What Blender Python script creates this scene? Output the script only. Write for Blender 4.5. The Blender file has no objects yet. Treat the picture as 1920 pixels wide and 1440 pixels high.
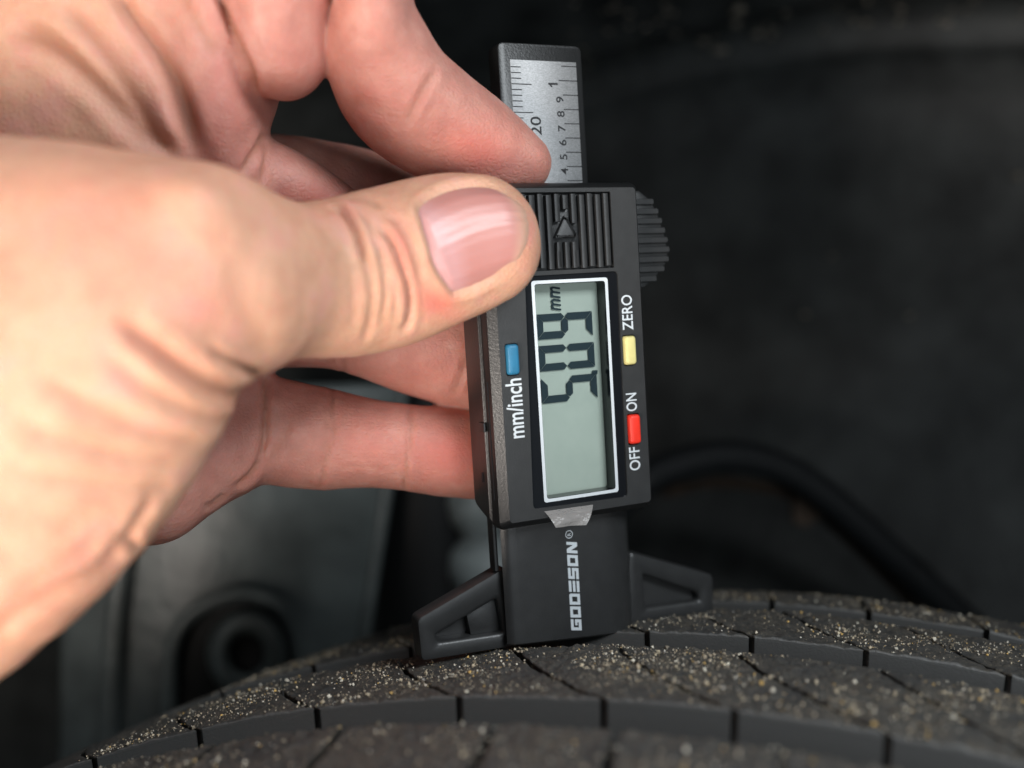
import bpy, bmesh, math, random
import numpy as np
from mathutils import Vector, Matrix
random.seed(7); rng = np.random.default_rng(7)
S = bpy.context.scene
MM = 0.001
# ------------------------------------------------------------------ camera
FPX = 1900.0                                   # focal length in photograph pixels (1920 wide)
cd = bpy.data.cameras.new('camera'); cam = bpy.data.objects.new('camera', cd); S.collection.objects.link(cam)
cd.sensor_width = 36; cd.lens = 36 * FPX / 1920; cd.clip_start = 0.01; cd.clip_end = 20
cam.rotation_euler = (math.radians(90), 0, 0)
cd.dof.use_dof = True; cd.dof.focus_distance = 0.1775; cd.dof.aperture_fstop = 7.0
S.camera = cam
# ------------------------------------------------------------------ light
W = bpy.data.worlds.new('World'); S.world = W; W.use_nodes = True
bg = W.node_tree.nodes['Background']; bg.inputs[0].default_value = (0.62, 0.78, 0.85, 1); bg.inputs[1].default_value = 0.12
S.view_settings.view_transform = 'Standard'; S.view_settings.look = 'None'; S.view_settings.exposure = 0; S.view_settings.gamma = 1
def area(name, loc, target, size, power, col):
    l = bpy.data.lights.new(name, 'AREA'); l.shape = 'RECTANGLE'; l.size = size[0] * MM; l.size_y = size[1] * MM; l.energy = power; l.color = col
    o = bpy.data.objects.new(name, l); S.collection.objects.link(o); o.location = Vector(loc) * MM
    o.rotation_euler = (Vector(target) - Vector(loc)).to_track_quat('-Z', 'Y').to_euler(); return o
area('key_lamp', (-165, -75, -130), (-50, 140, -5), (140, 140), 2.1, (1.0, 0.905, 0.82))
area('soft_fill', (260, -130, 250), (20, 180, -30), (240, 160), 2.6, (0.90, 0.96, 1.0))  # added fill from above for the tread tops; no such source in view
area('front_fill', (200, -260, -70), (20, 180, 0), (260, 200), .8, (0.88, 0.95, 1.0))  # added unseen fill that brightens the gauge face
# ------------------------------------------------------------------ helpers
COL = S.collection
def tag(o, label=None, cat=None, group=None, kind=None):
    if label: o['label'] = label
    if cat: o['category'] = cat
    if group: o['group'] = group
    if kind: o['kind'] = kind
    return o
def mesh(name, V, F, mat=None, parent=None, smooth=True, scale=MM):
    me = bpy.data.meshes.new(name)
    V = np.asarray(V, float) * scale
    me.from_pydata([tuple(v) for v in V], [], [tuple(int(i) for i in f) for f in F]); me.update()
    if mat: me.materials.append(mat)
    if smooth: me.shade_smooth()
    o = bpy.data.objects.new(name, me); COL.objects.link(o)
    if parent: o.parent = parent
    return o
def fast_mesh(name, V, Q, mat=None, parent=None):
    me = bpy.data.meshes.new(name); V = np.asarray(V, np.float32) * MM; Q = np.asarray(Q, np.int32); k = Q.shape[1]
    me.vertices.add(len(V)); me.vertices.foreach_set('co', V.ravel())
    me.loops.add(Q.size); me.loops.foreach_set('vertex_index', Q.ravel())
    me.polygons.add(len(Q)); me.polygons.foreach_set('loop_start', np.arange(0, Q.size, k, dtype=np.int32))
    me.update(calc_edges=True); me.validate(); me.shade_smooth()
    if mat: me.materials.append(mat)
    o = bpy.data.objects.new(name, me); COL.objects.link(o)
    if parent: o.parent = parent
    return o
def auto_smooth(o, ang=35):
    me = o.data
    bm = bmesh.new(); bm.from_mesh(me); bmesh.ops.recalc_face_normals(bm, faces=bm.faces)
    for e in bm.edges:
        if len(e.link_faces) == 2 and e.calc_face_angle(0) > math.radians(ang): e.smooth = False
    bm.to_mesh(me); bm.free(); return o
def set_attr(o, name, arr):
    a = o.data.color_attributes.new(name, 'FLOAT_COLOR', 'POINT')
    c = np.ones((len(arr), 4), np.float32); c[:, :arr.shape[1]] = arr; a.data.foreach_set('color', c.ravel())
# ---- materials
class N:
    def __init__(s, name):
        s.m = bpy.data.materials.new(name); s.m.use_nodes = True; s.t = s.m.node_tree; s.b = s.t.nodes['Principled BSDF']; s.co = None
    def n(s, typ, **k):
        x = s.t.nodes.new(typ)
        for a, b in k.items():
            if a.startswith('_'): setattr(x, a[1:], b)
            else:
                x.inputs[a.replace('_', ' ')].default_value = b
        return x
    def l(s, a, b): s.t.links.new(a, b)
    def coord(s):
        if not s.co: s.co = s.n('ShaderNodeTexCoord').outputs['Object']
        return s.co
    def noise(s, size_mm, detail=3, rough=.55, stretch=None):
        x = s.n('ShaderNodeTexNoise', Scale=1000.0 / size_mm, Detail=detail, Roughness=rough)
        if stretch:
            mp = s.n('ShaderNodeMapping'); mp.inputs['Scale'].default_value = stretch; s.l(s.coord(), mp.inputs[0]); s.l(mp.outputs[0], x.inputs['Vector'])
        else: s.l(s.coord(), x.inputs['Vector'])
        return x.outputs['Fac']
    def ramp(s, fac, stops):
        r = s.n('ShaderNodeValToRGB'); e = r.color_ramp.elements
        while len(e) < len(stops): e.new(.5)
        for i, (p, c) in enumerate(stops): e[i].position = p; e[i].color = (*c, 1) if len(c) == 3 else c
        s.l(fac, r.inputs[0]); return r.outputs[0]
    def bump(s, fac, dist_mm, strength=1, prev=None):
        b = s.n('ShaderNodeBump'); b.inputs['Strength'].default_value = strength; b.inputs['Distance'].default_value = dist_mm * MM
        s.l(fac, b.inputs['Height'])
        if prev: s.l(prev, b.inputs['Normal'])
        return b.outputs[0]
    def mix(s, fac, a, b, mode='MIX'):
        x = s.n('ShaderNodeMix', _data_type='RGBA', _blend_type=mode)
        if hasattr(fac, 'is_linked'): s.l(fac, x.inputs[0])
        else: x.inputs[0].default_value = fac
        for v, i in ((a, 6), (b, 7)):
            if hasattr(v, 'is_linked'): s.l(v, x.inputs[i])
            else: x.inputs[i].default_value = (*v, 1)
        return x.outputs[2]
def simple(name, col, rough=.5, spec=.5, metal=0, bump=None, var=None):
    k = N(name); b = k.b; b.inputs['Roughness'].default_value = rough; b.inputs['Metallic'].default_value = metal; b.inputs['Specular IOR Level'].default_value = spec
    if var:
        s_, amt = var; f = k.noise(s_, 4)
        k.l(k.ramp(f, [(.3, [c * (1 - amt) for c in col]), (.7, [min(1, c * (1 + amt)) for c in col])]), b.inputs['Base Color'])
    else: b.inputs['Base Color'].default_value = (*col, 1)
    if bump: k.l(k.bump(k.noise(bump[0], 3), bump[1]), b.inputs['Normal'])
    return k.m
plastic = simple('matt_black_plastic', (.026, .0265, .027), .36, .5, bump=(.35, .022), var=(2.5, .12))
plastic_d = simple('dark_plastic', (.010, .0105, .011), .36, .5, bump=(.4, .04))
bezel_m = simple('gloss_black_bezel', (.008, .009, .011), .12, .5)
white_ink = simple('white_print', (.56, .60, .63), .45, .3)
black_ink = simple('black_print', (.012, .012, .014), .5, .3)
blue_m = simple('blue_rubber', (.022, .15, .27), .45, .4, var=(1.5, .08))
yel_m = simple('cream_rubber', (.66, .585, .24), .5, .4, var=(1.5, .06))
red_m = simple('red_rubber', (.80, .035, .018), .42, .4, var=(1.5, .06))
def lcd_mat():
    k = N('lcd_grey_green'); f = k.noise(4, 3)
    k.l(k.ramp(f, [(.3, (.42, .485, .43)), (.7, (.46, .525, .465))]), k.b.inputs['Base Color']); k.b.inputs['Roughness'].default_value = .5; return k.m
lcd_m = lcd_mat()
seg_m = simple('lcd_segment_ink', (.018, .035, .045), .5, .2)
def steel():
    k = N('brushed_steel_plate')
    f = k.noise(.35, 4, .7, (1, 1, 3.0))
    k.l(k.ramp(f, [(.25, (.17, .175, .18)), (.75, (.40, .405, .41))]), k.b.inputs['Base Color'])
    k.b.inputs['Metallic'].default_value = .55; k.b.inputs['Roughness'].default_value = .5
    k.l(k.bump(k.noise(.25, 3, .6), .02), k.b.inputs['Normal']); return k.m
steel_m = steel()
def pane(name, tint=(1, 1, 1), gl=.06, rough=.03):
    m = bpy.data.materials.new(name); m.use_nodes = True; t = m.node_tree; t.nodes.clear()
    o = t.nodes.new('ShaderNodeOutputMaterial'); mx = t.nodes.new('ShaderNodeMixShader'); a = t.nodes.new('ShaderNodeBsdfTransparent'); b = t.nodes.new('ShaderNodeBsdfGlossy')
    a.inputs[0].default_value = (*tint, 1); b.inputs['Roughness'].default_value = rough
    fr = t.nodes.new('ShaderNodeFresnel'); fr.inputs[0].default_value = 1.45
    ad = t.nodes.new('ShaderNodeMath'); ad.operation = 'ADD'; ad.inputs[1].default_value = gl
    t.links.new(fr.outputs[0], ad.inputs[0]); t.links.new(ad.outputs[0], mx.inputs[0]); t.links.new(a.outputs[0], mx.inputs[1]); t.links.new(b.outputs[0], mx.inputs[2]); t.links.new(mx.outputs[0], o.inputs[0]); return m
glass_m = pane('clear_window', (.97, .98, .97), 0.0)
def film_mat():
    k = N('clear_film'); k.b.inputs['Base Color'].default_value = (.55, .52, .50, 1); k.b.inputs['Roughness'].default_value = .18
    k.b.inputs['Alpha'].default_value = .42; k.l(k.bump(k.noise(1.6, 3, .6, (.5, 1, 1.2)), .5), k.b.inputs['Normal']); return k.m
film_m = film_mat()
# ------------------------------------------------------------------ gauge frame
GR = np.array([[0.90757889, -0.41547825, -0.06064966], [0.41082564, 0.90852946, -0.07613482], [0.08673437, 0.04418192, 0.99525128]])
GT = np.array([11.36513555, 178., -0.89574246])
def G(px, py, y=0.0):
    "point of the gauge's own plane y (mm behind its face) from which the photograph pixel was measured"
    d = np.array([(px - 960) / FPX, 1, -(py - 720) / FPX]); n = GR[:, 1]
    t = ((GT + n * y) @ n) / (d @ n); return GR.T @ (d * t - GT)
gauge = bpy.data.objects.new('tread_depth_gauge', None); COL.objects.link(gauge)
gm = Matrix(GR.tolist()).to_4x4(); gm.translation = Vector(GT.tolist()) * MM; gauge.matrix_world = gm
tag(gauge, 'black digital depth gauge with its screen reading 5.09 mm, standing on the tyre', 'depth gauge')
def rrect(x0, x1, z0, z1, r=.5, n=5):
    pts = []
    for cx, cz, a0 in ((x1 - r, z0 + r, -90), (x1 - r, z1 - r, 0), (x0 + r, z1 - r, 90), (x0 + r, z0 + r, 180)):
        for i in range(n + 1):
            a = math.radians(a0 + 90 * i / n); pts.append((cx + r * math.cos(a), cz + r * math.sin(a)))
    return pts
def rpoly(pts, r=.6, n=5):
    pts = [np.array(p, float) for p in pts]; out = []
    m = len(pts)
    for i in range(m):
        rr = r[i] if isinstance(r, (list, tuple)) else r
        p, a, b = pts[i], pts[i - 1], pts[(i + 1) % m]
        u = (a - p); lu = np.linalg.norm(u); u /= lu; v = (b - p); lv = np.linalg.norm(v); v /= lv
        c = min(rr, lu * .45, lv * .45); s, e = p + u * c, p + v * c
        for k in range(n + 1):
            t = k / n; out.append(tuple((1 - t) ** 2 * s + 2 * t * (1 - t) * p + t * t * e))
    return out
def loft(name, loops, mat, parent=gauge, cap0=True, cap1=True, ang=35):
    "loops: list of (points[(x,z)], y)"
    V, F = [], []; n = len(loops[0][0])
    for pts, y in loops:
        for i, p in enumerate(pts): V.append((p[0], y[i] if hasattr(y, '__len__') else y, p[1]))
    for k in range(len(loops) - 1):
        for i in range(n):
            j = (i + 1) % n; F.append((k * n + i, k * n + j, (k + 1) * n + j, (k + 1) * n + i))
    if cap0: F.append(tuple(range(n)))
    if cap1: F.append(tuple(range((len(loops) - 1) * n, len(loops) * n)))
    return auto_smooth(mesh(name, V, F, mat, parent), ang)
def prism(name, pts, y0, y1, mat, parent=gauge, ch=.25):
    def inset(P, d):
        P = np.array(P); c = P.mean(0); out = []
        m = len(P); area2 = sum(P[i][0] * P[(i + 1) % m][1] - P[(i + 1) % m][0] * P[i][1] for i in range(m)); sg = 1 if area2 > 0 else -1
        for i in range(m):
            e = P[(i + 1) % m] - P[i - 1]; l = np.linalg.norm(e) or 1; nn = np.array([-e[1], e[0]]) / l * sg; out.append(tuple(P[i] + nn * d))
        return out
    return loft(name, [(inset(pts, ch), y0), (inset(pts, ch * .3), y0 + ch * .3), (pts, y0 + ch), (pts, y1)], mat, parent)
def plate_holes(name, outer, holes, y, mat, parent=gauge, depth=None):
    bm = bmesh.new()
    def ring(pts, yy): return [bm.verts.new((p[0] * MM, yy * MM, p[1] * MM)) for p in pts]
    es = []; rings = []
    for L in [outer] + holes:
        v = ring(L, y); rings.append(v)
        for i in range(len(v)): es.append(bm.edges.new((v[i], v[(i + 1) % len(v)])))
    bmesh.ops.triangle_fill(bm, use_beauty=True, use_dissolve=False, edges=es)
    for h, v in enumerate(rings[1:]):
        dd = depth[h] if isinstance(depth, (list, tuple)) else depth
        if dd:
            w = ring(holes[h], y + dd)
            for i in range(len(v)): j = (i + 1) % len(v); bm.faces.new((v[i], v[j], w[j], w[i]))
    bmesh.ops.recalc_face_normals(bm, faces=bm.faces)
    me = bpy.data.meshes.new(name); bm.to_mesh(me); bm.free(); me.materials.append(mat)
    o = bpy.data.objects.new(name, me); COL.objects.link(o); o.parent = parent; return o
def box(name, x0, x1, y0, y1, z0, z1, mat, parent=gauge, ch=.12):
    return prism(name, [(x0, z0), (x1, z0), (x1, z1), (x0, z1)], y0, y1, mat, parent, ch)
def text(name, s, cx, cz, y, size, mat, parent=gauge, sx=1.0, shear=0, bold=0, ext=.02):
    "lettering that reads upwards along the gauge, centred at (cx, cz)"
    c = bpy.data.curves.new(name, 'FONT'); c.body = s; c.size = size * MM; c.extrude = ext * MM; c.offset = bold * MM; c.shear = shear
    c.align_x = 'CENTER'; c.align_y = 'CENTER'; c.resolution_u = 4
    t = bpy.data.objects.new(name, c); COL.objects.link(t); bpy.context.view_layer.update()
    me = bpy.data.meshes.new_from_object(t.evaluated_get(bpy.context.evaluated_depsgraph_get())); bpy.data.objects.remove(t)
    co = np.empty(len(me.vertices) * 3); me.vertices.foreach_get('co', co); co = co.reshape(-1, 3)
    co[:, :2] -= (co[:, :2].max(0) + co[:, :2].min(0)) / 2
    out = np.stack([cx * MM - co[:, 1], y * MM - co[:, 2], cz * MM + co[:, 0] * sx], 1); me.vertices.foreach_set('co', out.ravel())
    me.materials.clear(); me.materials.append(mat); me.name = name
    o = bpy.data.objects.new(name, me); COL.objects.link(o); o.parent = parent; return o
# housing ---------------------------------------------------------------
FX0, FX1, FZ0, FZ1 = -14.35, 14.05, -21.9, 35.0
bez = rpoly([G(1000, 955)[[0, 2]], G(1177, 931)[[0, 2]], G(1158, 508)[[0, 2]], G(984, 518)[[0, 2]]], .9)
grip = rrect(-9.3, 8.9, 20.9, 34.3, .2)
def bt(x0, x1, z0, z1): return rrect(x0, x1, z0, z1, .45)
slots = [bt(-13.35, -10.85, 3.4, 8.9), bt(9.75, 12.35, 3.3, 8.8), bt(9.85, 12.45, -11.1, -5.4)]
rr = lambda x0, x1, z0, z1, r: rrect(x0, x1, z0, z1, r, 6)
outer_face = rr(FX0, FX1, FZ0, FZ1, .7)
plate_holes('face_plate', outer_face, [bez, grip] + slots, 0, plastic, depth=[.5, .9, 1.2, 1.2, 1.2])
loft('housing', [(rr(FX0, FX1, FZ0, FZ1, .7), 0), (rr(FX0 - .15, FX1 + .1, FZ0 - .1, FZ1 + .1, .8), .1), (rr(FX0 - 1.5, FX1 + .75, FZ0 - .8, FZ1 + .8, 1.0), 1.0), (rr(FX0 - 1.6, FX1 + .9, FZ0 - 1.3, FZ1 + 1.1, 1.2), 1.8),
     (rr(FX0 - 1.6, FX1 + .95, FZ0 - 1.4, FZ1 + 1.2, 1.3), 3.6), (rr(FX0 - 2.0, FX1 + .9, FZ0 - 1.3, FZ1 + 1.2, 2.0), 4.0), (rr(FX0 - 2.1, FX1 + .6, FZ0 - .6, FZ1 + .9, 2.6), 7.0), (rr(FX0 - 1.8, FX1 + .2, FZ0 + .2, FZ1 + .4, 3.0), 11.0)], plastic_d, cap0=False)
# the two halves of the side: battery door line, clip and pin hole
box('side_clip', FX0 - 2.35, FX0 - 1.9, 3.4, 5.6, -6.2, -4.6, plastic_d, ch=.1)
box('side_seam', FX0 - 1.72, FX0 - 1.58, 2.2, 2.5, -18, 2.5, black_ink, ch=.02)
box('pin_hole', FX0 - 2.2, FX0 - 2.08, 5.6, 6.1, -15.2, -13.5, black_ink, ch=.02)
# grip: recessed floor with ribs
gf = box('grip_floor', -9.4, 9.0, .85, 1.3, 20.8, 34.4, plastic_d, ch=.02)
ri = 0
for i in range(11):
    x = -8.35 + i * 1.62
    z0, z1 = 21.1 + (0 if i % 2 else .25), 34.0 - (.2 if i % 2 else 0)
    segs = [(z0, z1)]
    if abs(x + .35) < 2.4:
        c = 1 - abs(x + .35) / 2.4
        segs = [(26.7 + 3.6 * c + 1.2, z1)] + ([(z0, 24.2)] if abs(x + .35) > 1.2 else [])
    for a, b in segs:
        if b - a > .6: box('grip_rib', x - .5, x + .5, -.12, 1.0, a, b, plastic, ch=.16)
tri = [(-2.55, 26.5), (1.8, 26.5), (-.38, 30.3)]
prism('arrow', rpoly(tri, .15, 2), -.05, .9, plastic, ch=.42)
for z in (): box('arrow_step', -.38 - (29.9 - z) * .45, -.38 + (29.9 - z) * .45, -.38, -.2, z - .16, z + .16, plastic, ch=.06)
for x in (-1.9, -.35, 1.15):
    box('grip_rib', x - .42, x + .42, -.12, 1.0, 21.2, 25.7, plastic, ch=.14)
# bezel, frame, screen
win = rrect(-7.05, 6.95, -18.75, 18.55, .35)
wh = np.array([G(1022, 943)[[0, 2]], G(1161, 922)[[0, 2]], G(1140, 520)[[0, 2]], G(997, 527)[[0, 2]]])
cen = wh.mean(0)
def grow(k): return rpoly([p + np.sign(p - cen) * k for p in wh], .55)
plate_holes('bezel', [tuple(p) for p in np.array(bez)], [grow(-.62)], .3, bezel_m, depth=3.2)
plate_holes('screen_frame', grow(.02), [grow(-.55)], .22, white_ink)
scr = mesh('screen', [(-8, 3.2, -19.5), (8, 3.2, -19.5), (8, 3.2, 19.5), (-8, 3.2, 19.5)], [(0, 1, 2, 3)], lcd_m, gauge, False)
mesh('screen_window', [(p[0], .32, p[1]) for p in grow(-.6)], [tuple(range(len(grow(-.6))))], glass_m, gauge, False)
SEGY = 2.9
def seven(name, on, pyt, pyb, pxl, pxr):
    # digit top is at the left (-x), it reads upwards (+z)
    a = G((pxl + pxr) / 2, pyt, SEGY); b = G((pxl + pxr) / 2, pyb, SEGY); l = G(pxl, (pyt + pyb) / 2, SEGY); r = G(pxr, (pyt + pyb) / 2, SEGY)
    x0, x1, z0, z1 = l[0], r[0], b[2], a[2]; w = z1 - z0; h = x1 - x0; t = 1.3; g = .045
    # u across (0..w) -> z ; v down (0..h) -> x
    P = {'a': [(g, 0), (w - g, 0), (w - t - g, t), (t + g, t)], 'd': [(t + g, h - t), (w - t - g, h - t), (w - g, h), (g, h)],
         'g': [(t * .6 + g, h / 2), (t + g, h / 2 - t / 2), (w - t - g, h / 2 - t / 2), (w - t * .6 - g, h / 2), (w - t - g, h / 2 + t / 2), (t + g, h / 2 + t / 2)],
         'f': [(0, g), (t, t + g), (t, h / 2 - t / 2 - g), (t / 2, h / 2 - g), (0, h / 2 - t / 2)], 'b': [(w, g), (w - t, t + g), (w - t, h / 2 - t / 2 - g), (w - t / 2, h / 2 - g), (w, h / 2 - t / 2)],
         'e': [(0, h - g), (t, h - t - g), (t, h / 2 + t / 2 + g), (t / 2, h / 2 + g), (0, h / 2 + t / 2)], 'c': [(w, h - g), (w - t, h - t - g), (w - t, h / 2 + t / 2 + g), (w - t / 2, h / 2 + g), (w, h / 2 + t / 2)]}
    V, F = [], []
    for s in on:
        k = len(V); V += [(x0 + v, SEGY, z0 + u) for u, v in P[s]]; F.append(tuple(range(k, len(V))))
    return mesh(name, V, F, seg_m, scr, False)
seven('digit', 'abcdfg', 586.5, 633.5, 1006, 1111)
seven('digit', 'abcdef', 645, 692.5, 1010, 1115)
seven('digit', 'acdfg', 704.5, 752, 1015, 1120)
p = G(1115, 698, SEGY); mesh('decimal_point', [(p[0] - .5, SEGY, p[2] - .35), (p[0] + .6, SEGY, p[2] - .35), (p[0] + .6, SEGY, p[2] + .35), (p[0] - .5, SEGY, p[2] + .35)], [(0, 1, 2, 3)], seg_m, scr, False)
p = G(1042, 560, SEGY); t_ = text('unit_mark', 'mm', p[0], p[2], SEGY, 3.9, seg_m, scr, .72, .25, .06)
# buttons and lettering
def button(mat, lab, x0, x1, z0, z1):
    def rq(k, y): return (rrect(x0 + k, x1 - k, z0 + k, z1 - k, max(.55 - k * .5, .15), 5), y)
    o = loft('button', [rq(.55, -.86), rq(.28, -.80), rq(.10, -.62), rq(0, -.3), rq(0, 1.1)], mat, cap1=False); o['label'] = lab
button(blue_m, 'blue button', -13.2, -11.0, 3.55, 8.75)
button(yel_m, 'cream yellow button', 9.9, 12.2, 3.45, 8.6)
button(red_m, 'red button', 10.0, 12.3, -10.9, -5.6)
def fit_text(name, s, px0, px1, py0, py1, y, bold=.03, sx=1.0):
    cx, _, cz = G((px0 + px1) / 2, (py0 + py1) / 2, y); L = abs(G(0, py0, y)[2] - G(0, py1, y)[2]) 
    L = np.linalg.norm(G((px0 + px1) / 2, py0, y) - G((px0 + px1) / 2, py1, y))
    o = text(name, s, cx, cz, y, 3, white_ink, bold=bold)
    co = np.empty(len(o.data.vertices) * 3); o.data.vertices.foreach_get('co', co); co = co.reshape(-1, 3)
    k = L * MM / np.ptp(co[:, 2]); c = np.array([cx, y, cz]) * MM
    Wd = np.linalg.norm(G(px0, (py0 + py1) / 2, y) - G(px1, (py0 + py1) / 2, y)); kx = Wd * MM / np.ptp(co[:, 0])
    co = c + (co - c) * np.array([kx, 1, k]); o.data.vertices.foreach_set('co', co.ravel()); return o
fit_text('lettering', 'mm/inch', 950, 981, 710, 822, -.03, .04)
fit_text('lettering', 'ZERO', 1166, 1186, 553, 619, -.03)
fit_text('lettering', 'ON', 1174, 1194, 737, 771, -.03)
fit_text('lettering', 'OFF', 1180, 1200, 838, 882, -.03)
# film tab peeling off below the screen
tl, tr_, bl, br = G(1019, 957, .2), G(1112, 944, .2), G(1041, 989, -1.6), G(1098, 984, -1.6)
V, F = [], []; nu, nv = 14, 9
for j in range(nv):
    for i in range(nu):
        u, v = i / (nu - 1), j / (nv - 1); q = (tl * (1 - u) + tr_ * u) * (1 - v) + (bl * (1 - u) + br * u) * v
        q = q + np.array([0, -.7 * math.sin(v * math.pi) + .25 * math.sin(u * 7 + v * 4) * v, 0]); V.append(q)
for j in range(nv - 1):
    for i in range(nu - 1): a = j * nu + i; F.append((a, a + 1, a + 1 + nu, a + nu))
mesh('film_tab', V, F, film_m, gauge)
# thumb roller on the right
wh_pts = [(15.2, 35.2), (18.2, 35.0), (20.6, 33.2), (22.0, 30.5), (23.3, 26.5), (23.8, 23.4), (23.0, 21.2), (20.8, 19.0), (18.3, 17.2), (15.2, 17.0)]
prism('thumb_roller', wh_pts[::-1], 5.2, 11, plastic, ch=.3)
for i in range(9):
    z = 33.0 - i * 1.78
    xs = np.interp(z, [17, 19, 21.2, 23.4, 26.5, 30.5, 33.2, 35], [18.4, 20.8, 23.0, 23.8, 23.3, 22.0, 20.6, 18.2])
    loft('roller_rib', [(rrect(15, xs + .15, z - .5, z + .42, .3, 3), 4.75), (rrect(15, xs + .3, z - .62, z + .55, .3, 3), 5.1), (rrect(15, xs + .3, z - .62, z + .55, .3, 3), 10.8)], plastic)
# beam and scale
BX0, BX1, BZ1 = -7.5, 9.3, 61.6
prism('beam', rpoly([(BX0, -40), (BX1, -40), (BX1, BZ1), (BX0, BZ1)], [.3, .3, 1.4, 1.4]), 8.3, 12.3, plastic_d, ch=.35)
sc0 = 8.24
scale_pl = prism('scale_plate', [(-5.25, 30), (8.0, 30), (8.0, 58.6), (-5.25, 58.6)], sc0, 8.8, steel_m, ch=.06)
V, F = [], []
def tick(x0, x1, z, w): k = len(V); V.extend([(x0, sc0 - .03, z - w), (x1, sc0 - .03, z - w), (x1, sc0 - .03, z + w), (x0, sc0 - .03, z + w)]); F.append((k, k + 1, k + 2, k + 3))
for m in range(5, 29):
    z = 54.35 + (m - 25) * .99; tick(-5.2, -1.3 if m % 5 == 0 else -3.25, z, .085)
for m in range(1, 12):
    z = 55.25 - (10 - m) * 2.56; tick(4.9 if m != 10 else 4.2, 8.0, z, .085)
o = mesh('scale_marks', V, F, black_ink, scale_pl, False)
for m in range(4, 11):
    z = 55.25 - (10 - m) * 2.56
    text('scale_number', '1' if m == 10 else str(m), 4.25 - (1.2 if m == 10 else 0) - (m - 9) * .03, z - .85 + (.2 if m == 10 else 0), sc0 - .03, 2.1 if m < 10 else 2.7, black_ink, scale_pl, 1.15, bold=.02)
z = 55.25 - .55; mesh('scale_number', [(2.15, sc0 - .03, z), (2.45, sc0 - .03, z + .06), (2.9, sc0 - .03, z - .62), (2.62, sc0 - .03, z - .72)], [(0, 1, 2, 3)], black_ink, scale_pl, False)
p = G(1005, 236, sc0); text('scale_number', '20', p[0], p[2], sc0 - .03, 3.0, black_ink, scale_pl, 1.15, bold=.02)
# base: column, wings
cx0, cx1 = -14.0, 13.0
col = []
for (z, top) in ((-20.5, 1), (-47.2, 0)): pass
def cpro(z, dx=0):
    pts = []
    for t in np.concatenate([[0, .015, .03], np.linspace(.05, 1, 21)]):
        x = cx0 + (cx1 + 1.6 - cx0) * t
        y = 4.2 + .25 * (2 * t - 1) ** 2 + (0 if t > .06 else .9 * ((.06 - t) / .06) ** 2) + (0 if t < .72 else 5.5 * ((t - .72) / .28) ** 2.6)
        pts.append((x, y, z(x) if callable(z) else z))
    pts += [(cx1 + 1.6, 13, pts[-1][2]), (cx0 + 2.2, 9, pts[0][2])]; return pts
zb = lambda x: -45.0 - (x - cx0) * .085
L0, L1, L2 = cpro(-20.0), cpro(lambda x: zb(x) + .4), cpro(zb)
L2 = [(x, y + .5 if y < 15 else y, z) for x, y, z in L2]
n = len(L0); V = L0 + L1 + L2; F = []
for k in range(2):
    for i in range(n): j = (i + 1) % n; F.append((k * n + i, k * n + j, (k + 1) * n + j, (k + 1) * n + i))
F += [tuple(range(n)), tuple(range(2 * n, 3 * n))]
auto_smooth(mesh('base_block', V, F, plastic, gauge), 40)
box('base_rail', -15.0, -14.2, 6.4, 8.6, -31.5, -21.5, plastic_d, ch=.2)
def wing(name, outer, inner, y0, y1, yfl, pocket=None, floor=True):
    o_ = rpoly(outer, .9, 5); i_ = rpoly(inner, .7, 5)
    loops = [(o_, y1), (o_, y0 + .55), (list(np.array(o_) * .985 + np.array(o_).mean(0) * .015), y0 + .12), ]
    oc, ic = np.array(o_), np.array(i_)
    mid = oc * .78 + ic * .22
    loops = [(o_, y1), (o_, y0 + .6), ([tuple(p) for p in oc * .95 + ic * .05], y0 + .15), ([tuple(p) for p in mid], y0), ([tuple(p) for p in oc * .2 + ic * .8], y0 + .05), ([tuple(p) for p in oc * .05 + ic * .95], y0 + .35), (i_, y0 + .7), (i_, yfl)]
    return loft(name, loops, plastic, cap1=floor, ang=50)
LW = [G(957, 1213, 7)[[0, 2]], G(790, 1240, 7)[[0, 2]], G(782, 1160, 7)[[0, 2]], G(948, 1062, 7)[[0, 2]]]
LI = [G(943, 1186, 7)[[0, 2]], G(822, 1204, 7)[[0, 2]], G(816, 1192, 7)[[0, 2]], G(932, 1122, 7)[[0, 2]]]
wl = wing('base_wing', LW, LI, 6.8, 10.2, 10.1, floor=False)
# shallow panel filling the inner half of the pocket, the outer half stays open
s = .46
A_, B_, C_, D_ = LI
def lerp(a, b, t): return a * (1 - t) + b * t
prism('wing_web', [tuple(lerp(A_, B_, -.03)), tuple(lerp(A_, B_, s)), tuple(lerp(D_, C_, s)), tuple(lerp(D_, C_, -.03))], 8.3, 10.0, plastic, ch=.12)
RW = [G(1180, 1176, 9)[[0, 2]], G(1180, 1034, 9)[[0, 2]], G(1338, 1078, 9)[[0, 2]], G(1338, 1152, 9)[[0, 2]]]
RI = [G(1213, 1140, 9)[[0, 2]], G(1207, 1078, 9)[[0, 2]], G(1309, 1112, 9)[[0, 2]], G(1312, 1126, 9)[[0, 2]]]
wing('base_wing', RW, RI, 9, 13, 11.2)
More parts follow.
